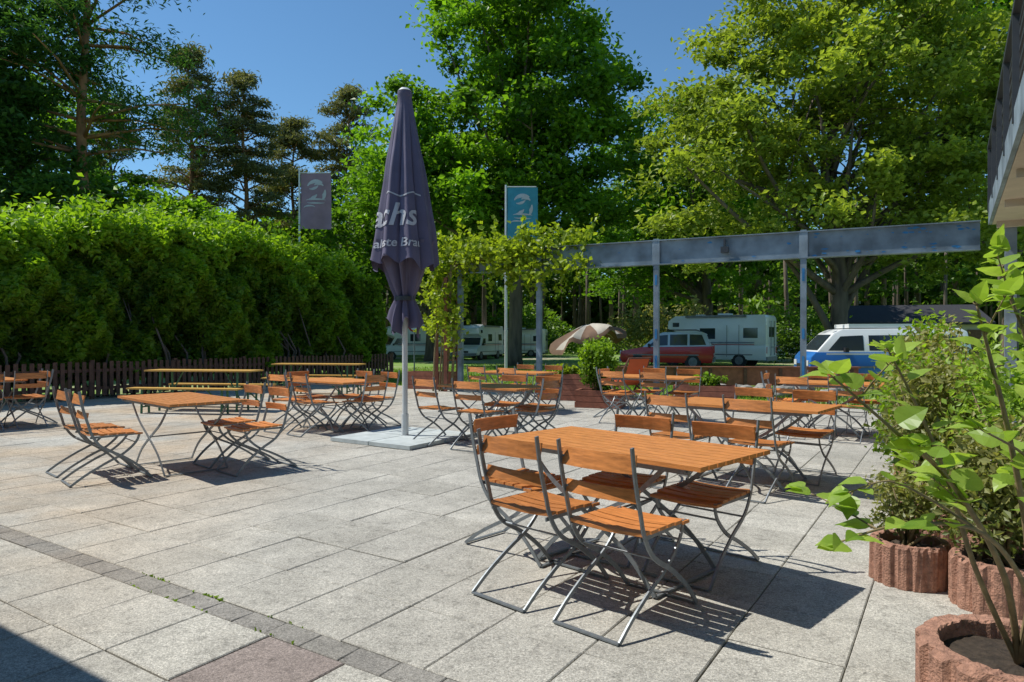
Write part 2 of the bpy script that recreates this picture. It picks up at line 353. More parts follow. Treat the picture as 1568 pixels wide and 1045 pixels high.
# ---------------------------------------------------------------- parasol
def parasol(x,y):
    root=bpy.data.objects.new('closed_parasol',None); scene.collection.objects.link(root); root.location=(x,y,0)
    prof=[(4.83,.04),(4.82,.11),(4.76,.115),(4.74,.105),(4.3,.175),(3.8,.25),(3.35,.32),(2.95,.385),(2.62,.43),(2.42,.455)]
    zs=[p[0] for p in prof][::-1]; rs=[p[1] for p in prof][::-1]
    def Rz(z): return float(np.interp(z,zs,rs))
    def rad(th,z):
        k=np.clip((4.74-z)/.9,0,1)
        s=-(abs(math.sin(4*th+.3+.12*math.sin(z*2))))**.6*2+1
        f=1-k*.17*s+k*(.05*math.cos(3*th+z*1.7)+.035*math.cos(17*th+z)+.012*math.sin(9*z+3*th))
        return Rz(z)*f*.90
    b=B(); n=192; rows=[4.83,4.82,4.76,4.74]+list(np.linspace(4.6,2.5,30))+[2.42]
    vs=[];fs=[]
    for i,z in enumerate(rows):
        for k in range(n):
            th=2*math.pi*k/n; zz=z; 
            if i==len(rows)-1: zz=z-.05*math.cos(8*th+.6)-.06*math.cos(2*th+1)
            r=rad(th,z); vs.append((r*math.cos(th),r*math.sin(th),zz))
    for i in range(len(rows)-1):
        for k in range(n): fs.append((i*n+k,i*n+(k+1)%n,(i+1)*n+(k+1)%n,(i+1)*n+k))
    fs.append(tuple(range(n)))
    b.add(vs,fs,0)
    n=128
    rows2=[(2.75,.30),(2.5,.25),(2.3,.20),(2.1,.145),(1.98,.105),(1.93,.105),(1.8,.15),(1.68,.175),(1.55,.19)]
    vs=[];fs=[]
    for i,(z,r) in enumerate(rows2):
        for k in range(n):
            th=2*math.pi*k/n; rr=r*(1+.25*math.cos(7*th+z*2)+.12*math.cos(12*th+1)+.12*math.cos(2*th))
            zz=z-(.10*math.cos(3*th+.5)+.06*math.cos(7*th) if i==len(rows2)-1 else 0)
            vs.append((rr*math.cos(th),rr*math.sin(th),zz))
    for i in range(len(rows2)-1):
        for k in range(n): fs.append((i*n+k,i*n+(k+1)%n,(i+1)*n+(k+1)%n,(i+1)*n+k))
    b.add(vs,fs,0)
    b.tube([(0,0,1.985),(0,0,1.925)],[.135,.135],20,1)
    b.obj('canopy',[M['umb'],M['dark']],parent=root,smooth=True)
    b=B(); b.tube([(0,0,0),(0,0,2.4)],.038,16,0); b.tube([(0,0,.0),(0,0,.35)],.05,16,0); b.tube([(0,0,4.83),(0,0,4.87)],[.10,.06],16,0)
    b.obj('pole',[M['polewhite']],parent=root,smooth=True)
    b=B()
    for i in(-1,1):
        for j in(-1,1):
            b.box((i*.36,j*.36,.03),(.70,.70,.05),0)
    b.obj('base_slabs',[M['concrete']],rz=ANG,parent=root)
    def wrap(txt,size,z0,thc):
        cu=bpy.data.curves.new('t','FONT'); cu.body=txt; cu.size=size; cu.align_x='CENTER'; cu.resolution_u=4; cu.offset=.006*size/.4; cu.shear=.12
        to=bpy.data.objects.new('t',cu); scene.collection.objects.link(to); bpy.context.view_layer.update()
        me=bpy.data.meshes.new_from_object(to.evaluated_get(bpy.context.evaluated_depsgraph_get()))
        bpy.data.objects.remove(to)
        bm=bmesh.new(); bm.from_mesh(me); bmesh.ops.triangulate(bm,faces=bm.faces)
        for _ in range(4):
            es=[e for e in bm.edges if e.calc_length()>.03]
            if es: bmesh.ops.subdivide_edges(bm,edges=es,cuts=1); bmesh.ops.triangulate(bm,faces=bm.faces)
        for v in bm.verts:
            z=z0+v.co.y; th=thc+v.co.x/Rz(z); r=rad(th,z)+.010; v.co=(r*math.cos(th),r*math.sin(th),z)
        bm.to_mesh(me); bm.free(); me.materials.append(M['logo']); o=bpy.data.objects.new('printed_text',me); scene.collection.objects.link(o); o.parent=root
    wrap('Sachs',.44,2.92,-math.pi/2-.66); wrap('alteste Brau',.165,2.63,-math.pi/2-.2)
    wrap('Sachs',.40,2.95,math.pi/2+.1)
    b=B()
    pts=[(-math.pi/2-.9+k*.0375, 3.34+.03*math.sin(k*.2)) for k in range(49)]
    for (t1,z1),(t2,z2) in zip(pts,pts[1:]):
        P=[]
        for t,z in((t1,z1),(t2,z2),(t2,z2+.02),(t1,z1+.02)):
            r=rad(t,z)+.008; P.append((r*math.cos(t),r*math.sin(t),z))
        b.add(P,[(0,1,2,3)])
    b.obj('print_line',[M['logo']],parent=root)
parasol(-1.49,9.5)
# ---------------------------------------------------------------- fence and hedge
H0=Vector((-10.7,14,0))
def fence():
    b=B(); rnd=random.Random(5); t=-6.
    while t<12:
        p=H0+ws*t; h=.84+rnd.uniform(-.02,.02); rot=Matrix.Rotation(ANG+math.pi/2+rnd.uniform(-.03,.03),3,'Z')
        b.box((p.x,p.y,h/2+.05),(.085,.022,h-.06),0,rot); 
        t+=.15
    rot=Matrix.Rotation(ANG+math.pi/2,3,'Z')
    for z in(.25,.66):
        p=H0+ws*3+us*-.03; b.box((p.x,p.y,z),(18,.03,.07),0,rot)
    for k in range(10):
        p=H0+ws*(-6+k*2)+us*-.08; b.box((p.x,p.y,.45),(.09,.09,.9),0,rot)
    b.obj('picket_fence',[M['darkwood']])
fence()
def hedge():
    rng=np.random.default_rng(4)
    ts=[-7,.2,.7,1.4,4.5,7.6,9.5,10.8,12]; hs=[2.9,3.0,3.5,3.9,4.15,4.1,3.85,3.6,3.2]
    def lump(a,b_): return .28*np.sin(a*1.3+b_*.9)+.2*np.sin(a*2.9-b_*1.7+1)+.13*np.sin(a*5.3+b_*4.1+2)+.09*np.sin(a*9.7-b_*7)
    C=[];T=[]
    def add(t,d,z,ti):
        P=np.array(H0)[None,:]+np.outer(t,np.array(ws))+np.outer(-(d+.45),np.array(us)); P[:,2]=z; C.append(P);T.append(ti)
    n=88000
    t=rng.uniform(-7,12,n); H=np.interp(t,ts,hs)+.16*np.sin(t*3)+.12*np.sin(t*7.3)
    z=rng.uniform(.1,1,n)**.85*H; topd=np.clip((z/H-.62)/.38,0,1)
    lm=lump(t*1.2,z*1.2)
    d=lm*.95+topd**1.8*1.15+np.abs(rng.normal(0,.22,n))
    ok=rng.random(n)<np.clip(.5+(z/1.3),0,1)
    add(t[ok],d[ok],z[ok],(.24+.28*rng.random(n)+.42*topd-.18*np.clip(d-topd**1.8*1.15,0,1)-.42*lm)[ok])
    n=70000
    t=rng.uniform(-7,12,n); H=np.interp(t,ts,hs)+.16*np.sin(t*3)+.12*np.sin(t*7.3); d=rng.uniform(.2,3.0,n)
    prof=np.sqrt(np.clip(1-((d-1.9)/2.1)**2,0,1))
    z=H-.75+.85*prof+lump(t*1.5,d*2)*.4+rng.normal(0,.12,n)+np.abs(rng.normal(0,.14,n))*(rng.random(n)<.3)*2; add(t,d,z,.6+.4*rng.random(n))
    for k in range(420):
        t0=rng.uniform(-5,11.5); d0=rng.uniform(.4,2.2); H=float(np.interp(t0,ts,hs)); q=np.linspace(0,1,14); Lh=rng.uniform(.25,.7)
        add(t0+q*rng.normal(0,.15)+rng.normal(0,.03,14),d0+q*rng.normal(0,.15)+rng.normal(0,.03,14),H-.1+q*Lh+lump(np.full(14,t0*1.5),np.full(14,d0*2))*.4,.75+.25*rng.random(14))
    n=20000
    d=rng.uniform(-.1,2.6,n); z=rng.uniform(.1,1,n)*3.5; t=12+lump(d*2,z)*.5-(z/3.5)**3*.6-np.abs(rng.normal(0,.2,n)); add(t,d,z,.35+.3*rng.random(n))
    C=np.concatenate(C);T=np.concatenate(T)
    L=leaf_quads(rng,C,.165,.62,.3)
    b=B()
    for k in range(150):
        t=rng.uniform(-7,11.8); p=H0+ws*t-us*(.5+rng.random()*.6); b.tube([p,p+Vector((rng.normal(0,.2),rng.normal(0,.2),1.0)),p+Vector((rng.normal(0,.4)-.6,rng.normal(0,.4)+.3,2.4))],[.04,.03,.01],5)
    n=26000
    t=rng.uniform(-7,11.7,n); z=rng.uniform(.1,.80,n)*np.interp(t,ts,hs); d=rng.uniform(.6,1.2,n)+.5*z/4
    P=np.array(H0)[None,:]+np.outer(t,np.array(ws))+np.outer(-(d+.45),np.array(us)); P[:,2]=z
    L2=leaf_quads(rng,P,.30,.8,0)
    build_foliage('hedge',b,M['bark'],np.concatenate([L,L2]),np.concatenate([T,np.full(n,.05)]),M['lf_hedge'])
hedge()
# ---------------------------------------------------------------- trees
def crown(rng,ells,nclump,per,lsize,cr,flat=.55,bias=.45,aspect=.65):
    vol=np.array([e[3]*e[4]*e[5] for e in ells]); vol=vol/vol.sum()
    idx=rng.choice(len(ells),nclump,p=vol); E=np.array(ells)[idx]
    d=rng.normal(size=(nclump,3)); d/=np.linalg.norm(d,axis=1)[:,None]
    r=rng.random(nclump)**bias
    CC=E[:,:3]+d*r[:,None]*E[:,3:6]
    crs=cr*(.5+.9*rng.random(nclump)); ct=rng.random(nclump)
    li=np.repeat(np.arange(nclump),per); n=len(li)
    off=rng.normal(size=(n,3)); off/=np.maximum(np.linalg.norm(off,axis=1)[:,None],1e-3); off*= (rng.random(n)**.6)[:,None]
    off[:,2]*=flat; P=CC[li]+off*crs[li][:,None]*(1+.25*rng.normal(size=(n,1)))
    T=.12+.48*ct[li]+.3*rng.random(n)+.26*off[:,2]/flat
    return CC,crs,leaf_quads(rng,P,lsize,aspect,.5),T
def tree(name,x,y,h,r,ells,nclump,per,lsize,cr,lm,bm_,seed,fork=.35,nl=22,bend=.6):
    rng=np.random.default_rng(seed); ells=[(x+e[0],y+e[1],e[2],e[3],e[4],e[5]) for e in ells]
    CC,crs,L,T=crown(rng,ells,nclump,per,lsize,cr)
    b=B(); b0=Vector((x,y,-.1))
    tp=spline([b0,(x+bend*.2,y,h*.25),(x-bend*.3,y+.2,h*.5),(x+bend*.4,y,h*.75),(x,y,h*.95)],5)
    rr=[r*(1.25 if i==0 else 1-.93*i/(len(tp)-1)) for i in range(len(tp))]
    b.tube(tp,rr,12)
    for k in rng.choice(len(CC),min(nl,len(CC)),replace=False):
        c=Vector(CC[k]); zz=max(h*fork*.6,min(c.z-1.0,h*.8)*rng.uniform(.45,.9)); i=int(np.clip(zz/(h*.95)*(len(tp)-1),1,len(tp)-2)); s=tp[i]
        m=s.lerp(c,.5)+Vector((rng.normal(0,.4),rng.normal(0,.4),rng.uniform(-.3,.7)))
        sp=spline([s,m,c],5); r0=rr[i]*.5
        b.tube(sp,[r0*(1-.85*q/(len(sp)-1)) for q in range(len(sp))],6)
        for _ in range(2):
            q=sp[rng.integers(3,len(sp))]; c2=Vector(CC[rng.integers(len(CC))])
            if (c2-q).length<5: b.tube([q,q.lerp(c2,.5)+Vector((0,0,.3)),c2],[r0*.35,r0*.22,r0*.08],5)
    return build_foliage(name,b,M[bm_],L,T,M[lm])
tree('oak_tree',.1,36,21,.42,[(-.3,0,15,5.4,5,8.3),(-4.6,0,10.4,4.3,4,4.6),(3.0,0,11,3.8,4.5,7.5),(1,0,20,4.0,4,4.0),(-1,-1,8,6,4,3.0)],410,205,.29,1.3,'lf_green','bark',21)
tree('oak_tree',-5.3,44,15,.35,[(0,0,9.5,5.0,4.5,5.3),(-2.8,0,8.3,3.6,4,4.6)],220,165,.32,1.3,'lf_green','bark',22)
tree('maple_tree',12.3,26,15.5,.36,[(0,0,10.3,6.2,5,5.2),(-4.5,0,7.8,3.7,4,3.6),(5,0,8.8,3.8,4,5.0),(.5,0,13.5,4.8,4,3.8),(1.5,-1,6.2,6.6,4,2.0)],390,190,.22,1.0,'lf_yel','bark',23,fork=.12,nl=46,bend=.9)
tree('maple_tree',24,33,20,.4,[(0,0,13,6.5,5,7),(-3,0,17,5,5,5)],220,150,.28,1.3,'lf_green','bark',24)
tree('maple_tree',13,46,19,.4,[(0,0,11,8,5,7.5),(-4,0,8,4,4,5)],220,150,.34,1.5,'lf_green','bark',29)
tree('beech_tree',-20.8,26.5,19,.4,[(0,0,11,4.6,4,7.6),(-4.5,0,12,4.5,4,8.5),(1.8,0,7,2.6,3,3.2)],290,190,.24,1.1,'lf_dark','bark',25)
tree('beech_tree',-16.5,35,9,.22,[(0,0,5.5,2.6,3,3.2)],70,170,.26,1.0,'lf_green','bark',26)
tree('beech_tree',-26,38,17,.3,[(0,0,9,5,4,7.5),(5,0,6,3.5,4,4.5)],170,150,.3,1.2,'lf_green','bark',28)
tree('birch_tree',-14.8,50,14,.3,[(0,0,8.0,3.8,4,5.3),(-3.5,2,6.5,3.5,4,4.5)],130,150,.34,1.2,'lf_green','bark',27)
def pine(x,y,h,r,w_,seed,lowest=.4,per=300,ls=.22,lm='lf_pine',step=1):
    rng=np.random.default_rng(seed); b=B()
    tp=[Vector((x+.15*math.sin(i*1.1+seed),y,-.1+h*i/10)) for i in range(11)]
    b.tube(tp,[r*(1-.85*i/10) for i in range(11)],10)
    P=[];T=[]; z=h*lowest
    while z<h*1.0:
        k=(z-h*lowest)/(h*(1-lowest)); rad=w_*(.35+.65*math.sin(math.pi*min(1,.25+.75*k))**.8)*(1 if k<.85 else .6)
        for _ in range(rng.integers(3,6)):
            a=rng.uniform(0,2*math.pi); Lh=rad*rng.uniform(.5,1.1); e=Vector((x+math.cos(a)*Lh,y+math.sin(a)*Lh,z+rng.uniform(-.2,.9)))
            s=Vector((x,y,z)); mid=s.lerp(e,.55)+Vector((0,0,.25)); b.tube([s,mid,e],[r*.28*(1-.6*k),r*.15,.02],5)
            for q,cnt,sz in((e,per,1.0),(mid,per//2,.75)):
                ct=rng.random(); o=rng.normal(size=(cnt,3))*np.array([.50,.50,.20])*sz*(w_/3.0)
                P.append(np.array(q)[None,:]+o+np.array([0,0,.15])); T.append(.15+.5*ct+.3*rng.random(cnt)+.25*o[:,2])
        z+=rng.uniform(.5,.9)*step
    P=np.concatenate(P);T=np.concatenate(T)
    return build_foliage('pine_tree',b,M['pinebark'],leaf_quads(rng,P,ls,.28,.3),T,M[lm])
pine(-17.2,27.5,21,.30,4.2,31,.42,200,.25,'lf_dark')
pine(-21.2,45,19.8,.28,2.3,32,.42,160,.32); pine(-18.0,46,18.6,.28,2.2,33,.46,160,.32); pine(-16.6,52,17.5,.26,2.8,34,.4,160,.36)
pine(-13.0,54,20.5,.25,2.2,35,.6,110,.36); pine(-24,41,15,.22,2.0,39,.45,110,.3)
# distant forest
def forest():
    rng=np.random.default_rng(77); b=B(); Ls=[];Ts=[]
    pos=[]
    for k in range(95):
        y=rng.uniform(54,92); x=rng.uniform(-1.0,1.0)*y*1.02; pos.append((x,y))
    for x,y in pos:
        h=rng.uniform(13,18.5)*(y/70)**.5; 
        if -.50<x/y<-.06: h=min(h,(y/60)*rng.uniform(10,13.0))
        b.tube([(x,y,-.1),(x+rng.normal(0,.3),y,h*.5),(x,y,h*.9)],[.28,.2,.05],7)
        low=rng.uniform(.15,.35)
        ct0=rng.uniform(-.15,.15)
        _,_,L,T=crown(rng,[(x,y,h*(low+1)/2,rng.uniform(3,4.6),3.5,h*(1-low)/2)],34,48,.55,1.5,.6,.6)
        Ls.append(L);Ts.append(T+ct0)
    n=56000
    x=rng.uniform(-1,1,n)*98; y=rng.uniform(84,99,n); z=rng.random(n)*(10.5+2*np.sin(x*.3)+1.5*np.sin(x*.9))
    Ls.append(leaf_quads(rng,np.stack([x,y,z],1),1.05,.8,.1)); Ts.append(.05+.3*rng.random(n))
    n=22000
    x=rng.uniform(-1,1,n)*60; y=64+rng.normal(0,2,n); z=rng.random(n)*(2.0+1.6*np.sin(x*.23+1)+1.0*np.sin(x*.71))
    Ls.append(leaf_quads(rng,np.stack([x,y,z],1),.45,.7,.3)); Ts.append(.3+.55*rng.random(n))
    for k in range(120):
        y=rng.uniform(48,90); x=rng.uniform(-.9,.9)*y; h=rng.uniform(9,14); b.tube([(x,y,-.1),(x+rng.normal(0,.3),y,h)],[rng.uniform(.12,.24),.1],6)
    build_foliage('distant_forest',b,M['bark'],np.concatenate(Ls),np.concatenate(Ts),M['lf_forest'])
forest()
def bush(name,x,y,rx,ry,rz_,z0,n,ls,lm,seed,stems=10,wm='twig'):
    rng=np.random.default_rng(seed); d=rng.normal(size=(n//30,3)); d/=np.linalg.norm(d,axis=1)[:,None]; d*=rng.random(n//30)[:,None]**.4
    C=np.array([x,y,z0+rz_])+d*np.array([rx,ry,rz_]); C=np.repeat(C,30,0)+rng.normal(size=(n//30*30,3))*min(rx,rz_)*.17
    b=B()
    for k in range(stems):
        e=C[rng.integers(len(C))]; b.tube([(x+rng.normal(0,rx*.12),y+rng.normal(0,ry*.12),z0-.05),(x*.5+e[0]*.5,y*.5+e[1]*.5,z0+(e[2]-z0)*.5),tuple(e)],[.012,.008,.003],5)
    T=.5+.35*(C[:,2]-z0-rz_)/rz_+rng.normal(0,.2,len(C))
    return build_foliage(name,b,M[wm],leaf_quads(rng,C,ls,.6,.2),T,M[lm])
bush('rhododendron_bush',9.5,39.5,4.0,2.0,1.7,0,5000,.22,'lf_shrub',51)
bush('rhododendron_bush',17,41,3.2,2.0,1.6,0,4000,.22,'lf_forest',52)
bush('rhododendron_bush',-1,58,6,2.0,1.8,0,5000,.3,'lf_forest',53)
def grass():
    rng=np.random.default_rng(9); n=60000; w_=15.3+np.abs(rng.normal(0,8,n)); u=rng.uniform(-22,12,n)
    P=np.outer(u,np.array(us))+np.outer(w_,np.array(ws)); s=.05+.07*rng.random(n); a=rng.uniform(0,2*np.pi,n)
    dx=np.cos(a)*.012; dy=np.sin(a)*.012; lx=rng.normal(0,.03,n); ly=rng.normal(0,.03,n)
    base=-.06
    q=np.stack([np.stack([P[:,0]-dx,P[:,1]-dy,np.full(n,base)],1),np.stack([P[:,0]+dx,P[:,1]+dy,np.full(n,base)],1),
      np.stack([P[:,0]+lx+dx*.2,P[:,1]+ly+dy*.2,base+s],1),np.stack([P[:,0]+lx-dx*.2,P[:,1]+ly-dy*.2,base+s],1)],1).reshape(-1,3)
    build_foliage('lawn_grass',B(),M['twig'],q,rng.random(n),M['lf_grass'])
    Q=[];rn=random.Random(8)
    for k in range(60):
        u0=rn.uniform(-4.2,-2.4); w0=rn.choice([2.22,2.22,2.08])+rn.gauss(0,.003); p=UW(u0,w0)
        if rn.random()<.75: p=UW(rn.choice([-3.9,-3.35,-2.75])+rn.gauss(0,.06),w0)
        x,y=p.x,p.y;a=rn.uniform(0,6.28);h=rn.uniform(.004,.013);d=.0035
        Q+=[(x-d*math.cos(a),y-d*math.sin(a),-.008),(x+d*math.cos(a),y+d*math.sin(a),-.008),(x+rn.gauss(0,.009),y+rn.gauss(0,.009),h),(x+rn.gauss(0,.009),y+rn.gauss(0,.009),h)]
    build_foliage('joint_weeds',B(),M['twig'],np.array(Q),np.random.default_rng(1).random(len(Q)//4),M['lf_grass'])
grass()
# ---------------------------------------------------------------- pergola
PA=Vector((-1.45,18.1,0)); PB=Vector((9.04,13.2,0)); pd=(PB-PA).normalized(); pang=math.atan2(pd.y,pd.x)
def pergola():
    b=B(); rot=Matrix.Rotation(pang,3,'Z'); Ln=(PB-PA).length; mid=(PA+PB)/2
    zb=3.1; H=.55
    b.box((mid.x,mid.y,zb+H/2),(Ln,.06,H),0,rot)
    b.box((mid.x,mid.y,zb+.012),(Ln,.2,.02),0,rot); b.box((mid.x,mid.y,zb+H+.011),(Ln,.2,.02),0,rot)
    nrm=Vector((pd.y,-pd.x,0))
    for px in(.69+0,3.36,6.2,-1.35):
        t=(px-PA.x)/pd.x; p=PA+pd*t
        b.box((p.x+nrm.x*.02,p.y+nrm.y*.02,(zb+H+.05)/2),(.12,.12,zb+H+.05),0,rot)
        q=p+nrm*.075; b.box((q.x,q.y,zb+H/2),(.17,.03,H+.04),0,rot)
    rn=random.Random(4)
    for k in range(60):
        t=rn.uniform(Ln*.72,Ln-.1) if k%2 else rn.uniform(2,Ln-.1); s=rn.uniform(.008,.04); p=PA+pd*t+nrm*.035
        z=zb+rn.choice([rn.uniform(.03,.12),rn.uniform(H-.14,H-.04),rn.uniform(.1,H-.1)]); n=rn.randint(5,8); vs=[p+pd*(s*rn.uniform(.6,2.6)*math.cos(6.283*i/n))+Vector((0,0,s*.7*rn.uniform(.4,1.2)*math.sin(6.283*i/n))) for i in range(n)]
        vs=[Vector((v.x,v.y,v.z+z)) for v in vs]; b.add(vs,[tuple(range(n))],1)
    for px in(3.36,6.2):
        p=PA+pd*((px-PA.x)/pd.x)+nrm*.084
        for z,h in((2.75,.35),(1.5,.3),(.8,.6)):
            b.box((p.x,p.y,z),(.05,.004,h*rn.uniform(.4,.8)),1,rot)
    p=PA+pd*((4.75-PA.x)/pd.x)+nrm*.12
    b.box((p.x,p.y,zb+.26),(.16,.10,.13),2,rot); b.box((p.x,p.y,zb+.4),(.04,.08,.2),2,rot)
    b.obj('pergola_frame',[M['beamsteel'],M['bluepaint'],M['dark']])
pergola()
def trellis():
    b=B()
    for dx,dy in((-1.75,18.0),(-1.45,18.3),(-2.05,18.6)):
        b.box((dx,dy,1.5),(.09,.09,3.0),0)
    for k in range(8): b.box((-1.6,18.15,.5+k*.32),(.5,.03,.03),0,Matrix.Rotation(.75,3,'Z'))
    b.obj('wooden_trellis',[M['redwood']])
    rng=np.random.default_rng(12); C=[]; 
    for k in range(84):
        t=rng.uniform(-.9,3.6); p=PA+pd*t; z=3.48+rng.normal(0,.22)+ (.25 if rng.random()<.25 else 0)
        c=np.array([p.x+rng.normal(0,.1),p.y+rng.normal(0,.35)-.1,z]); C.append(c+rng.normal(size=(40,3))*np.array([.20,.20,.12]))
    for k in range(38):
        c=np.array([-1.75+rng.normal(0,.25),18.1+rng.normal(0,.3),rng.uniform(1.0,3.4)]); C.append(c+rng.normal(size=(30,3))*.15)
    for k in range(20):
        t=rng.uniform(-.6,3.6); p=PA+pd*t; Lh=rng.uniform(.3,1.0); q=np.linspace(0,1,24)[:,None]; C.append(np.array([p.x,p.y-.1,3.2])+q*np.array([rng.normal(0,.2),0,-Lh])+rng.normal(size=(24,3))*.04)
    for k in range(22): 
        t=rng.uniform(-.6,3.7); p=PA+pd*t; q=np.linspace(0,1,26)[:,None]; C.append(np.array([p.x,p.y,3.6])+q*np.array([rng.normal(0,.45),0,rng.uniform(.3,.9)])+rng.normal(size=(26,3))*.045)
    C=np.concatenate(C); b=B()
    for k in range(9):
        s=Vector((-1.7+rng.normal(0,.15),18.1,0)); e=PA+pd*rng.uniform(-.5,3); b.tube(spline([s,(s.x+.1,18.1,1.6),(-1.6,18.0,3.2),(e.x,e.y,3.6)],4),[.025]*10+[.012]*3,6)
    build_foliage('climbing_vine',b,M['twig'],leaf_quads(rng,C,.14,.8,.2),.15+.75*rng.random(len(C)),M['lf_vine'])
trellis()
# ---------------------------------------------------------------- banners
def banner(px,py,h,w_,hh,mm,sgn=1,seed=1):
    b=B(); b.tube([(px,py,-.05),(px,py,h)],[.055,.035],10,0); b.tube([(px,py,h-.06),(px+sgn*w_,py,h-.06)],.018,6,0)
    nx,nz=10,18; vs=[];fs=[]
    def S(u,v): return Vector((px+sgn*(.05+u*w_), py+.06*math.sin(u*5+v*3+seed)*(.4+v), h-.08-v*hh))
    for j in range(nz+1):
        for i in range(nx+1): vs.append(S(i/nx,j/nz))
    for j in range(nz):
        for i in range(nx): a=j*(nx+1)+i; fs.append((a,a+1,a+nx+2,a+nx+1))
    b.add(vs,fs,1)
    def mark(pts,off=-.008):
        for o in(off,-off):
            P=[S(u,v)+Vector((0,o*1.2,0)) for u,v in pts]; b.add(P,[tuple(range(len(P)))],2)
    def arc(cu,cv,ru,rv,a0,a1,w0,n=10):
        for i in range(n):
            t0=a0+(a1-a0)*i/n; t1=a0+(a1-a0)*(i+1)/n; w1=w0*(.35+math.sin(math.pi*(i+.5)/n))
            mark([(cu+ru*math.cos(t0),cv+rv*math.sin(t0)),(cu+ru*math.cos(t1),cv+rv*math.sin(t1)),(cu+(ru-w1)*math.cos(t1),cv+(rv-w1*.5)*math.sin(t1)),(cu+(ru-w1)*math.cos(t0),cv+(rv-w1*.5)*math.sin(t0))])
    arc(.5,.26,.30,.15,3.4,5.6,.10); arc(.60,.25,.17,.09,3.6,6.0,.08); arc(.36,.36,.20,.12,.2,2.0,.09); arc(.70,.36,.14,.12,-.6,1.6,.09); arc(.40,.20,.2,.1,.2,2.2,.07)
    arc(.5,.49,.34,.04,3.4,6.0,.05); arc(.5,.52,.30,.03,.2,2.9,.04); arc(.3,.62,.2,.05,3.2,6.0,.04)
    b.obj('advertising_banner',[M['polewhite'],M[mm],M['logo']],smooth=True)
banner(-8.4,27,8.0,1.2,2.2,'flagp',1,1); banner(-.2,22.5,6.45,1.0,1.9,'flagb',1,2)
# ---------------------------------------------------------------- vehicles
def wheel(b,x,y,r,wd=.2):
    s=1 if y>0 else -1
    b.tube([(x,y-wd/2*s,r),(x,y+wd/2*s,r)],r,20,2); b.tube([(x,y+wd/2*s,r),(x,y+(wd/2+.012)*s,r)],r*.62,14,4)
    b.tube([(x,y+(wd/2-.1)*s,r),(x,y+(wd/2-.005)*s,r)],r*1.16,20,2)
def vehicle(name,low,up,W,belt,ztop,wt,wins,front,rear,wh,wr,m0,m1,loc,yaw,extra=None):
    b=B(); hw=W/2
    fl=lambda z: hw-.03*max(0,(.5-z)); fu=lambda z: hw-.01+(wt-hw)*(z-belt)/(ztop-belt)
    b.prism(low,fl,0,.05); b.prism(up,fu,1,.05)
    for poly in wins:
        for s in(-1,1): 
            P=[(x,s*(fu(z)+.006),z) for x,z in poly]; b.add(P,[tuple(range(len(P)))[::(1 if s<0 else -1)]],3)
    for seg,sg in((front,1),(rear,-1)):
        if not seg: continue
        (x0,z0),(x1,z1)=seg; n=Vector((sg*abs(z1-z0),0,abs(x1-x0))).normalized()*.008
        P=[Vector((x0,-(fu(z0)-.1),z0)),Vector((x0,fu(z0)-.1,z0)),Vector((x1,fu(z1)-.12,z1)),Vector((x1,-(fu(z1)-.12),z1))]
        b.add([p+n for p in P],[(0,1,2,3)],3)
    xs=[p[0] for p in low]; xf=max(xs);xr=min(xs)
    for s in(-1,1):
        b.box((xf-.02,s*(hw-.27),.72),(.06,.28,.16),6); b.box((xr+.02,s*(hw-.16),.85),(.06,.14,.32),5)
        for x in wh: wheel(b,x,s*(hw-.10),wr)
        b.box((0,s*(hw+.004),.62),(xf-xr-1.3,.02,.05),4)
    b.box((xf-.02,0,.42),(.12,W-.1,.2),4); b.box((xr+.02,0,.42),(.12,W-.1,.2),4)
    b.box((xf+.012,0,.62),(.03,.8,.14),2); b.box((xr-.03,0,.62),(.02,.5,.11),6)
    if extra: extra(b,fu)
    for s in (-1,1): b.box((xf-1.0 if name!='station_wagon' else xf-1.4,s*(hw+.09),belt+.08),(.1,.16,.14),2)
    return b.obj(name,[m0,m1,M['black'],M['glass'],M['grey'],M['lampred'],M['white']],loc,yaw,smooth=True)
def motorhome(x,y,yaw,s=1.0,L=5.6,H=2.6):
    hl=L/2
    low=[(-hl,.35),(hl-.1,.35),(hl,.5),(hl,.85),(hl-.75,1.1),(-hl,1.1)]
    up=[(-hl,1.08),(hl-.78,1.08),(hl-1.15,1.72),(hl-.55,1.95),(hl-.60,2.35),(hl-1.0,H),(-hl+.1,H),(-hl,H-.15)]
    wins=[[(hl-1.75,1.15),(hl-1.0,1.15),(hl-1.3,1.62),(hl-1.75,1.62)],[(-.3,1.4),(.5,1.4),(.5,1.95),(-.3,1.95)],[(-hl+.4,1.45),(-hl+1.1,1.45),(-hl+1.1,1.95),(-hl+.4,1.95)],[(hl-1.2,2.03),(hl-.85,2.03),(hl-.85,2.25),(hl-1.2,2.25)]]
    def ex(b,fu):
        for s_ in(-1,1):
            b.box((-.4,s_*1.125,1.22),(L-1.9,.012,.06),7); b.box((-.4,s_*1.125,1.12),(L-1.9,.012,.03),5)
            b.box((-.9,s_*1.125,1.3),(.02,.012,1.6),4); b.box((-1.5,s_*1.125,1.3),(.02,.012,1.6),4)
            b.box((-.3,s_*1.10,H-.05),(L*.55,.14,.12),4)
        b.box((-hl-.01,0,1.75),(.02,1.0,.5),3); b.box((-.5,0,H+.06),(.6,.6,.12),6); b.box((.8,0,H+.04),(.4,.4,.08),6)
        for s_ in(-.35,.35): b.tube([(-hl-.06,s_,.6),(-hl-.06,s_,2.3)],.02,6,4)
        b.tube([(-hl-.06,-.35,1.0),(-hl-.06,.35,1.0)],.02,6,4)
    o=vehicle('motorhome',low,up,2.2,1.08,H,1.06,wins,((hl-.80,1.13),(hl-1.13,1.68)),None,(hl-.85,-hl+1.3),.33,M['white'],M['white'],(x,y,-.06),yaw,ex)
    o.data.materials.append(M['stripe']); o.scale=(s,s,s); return o
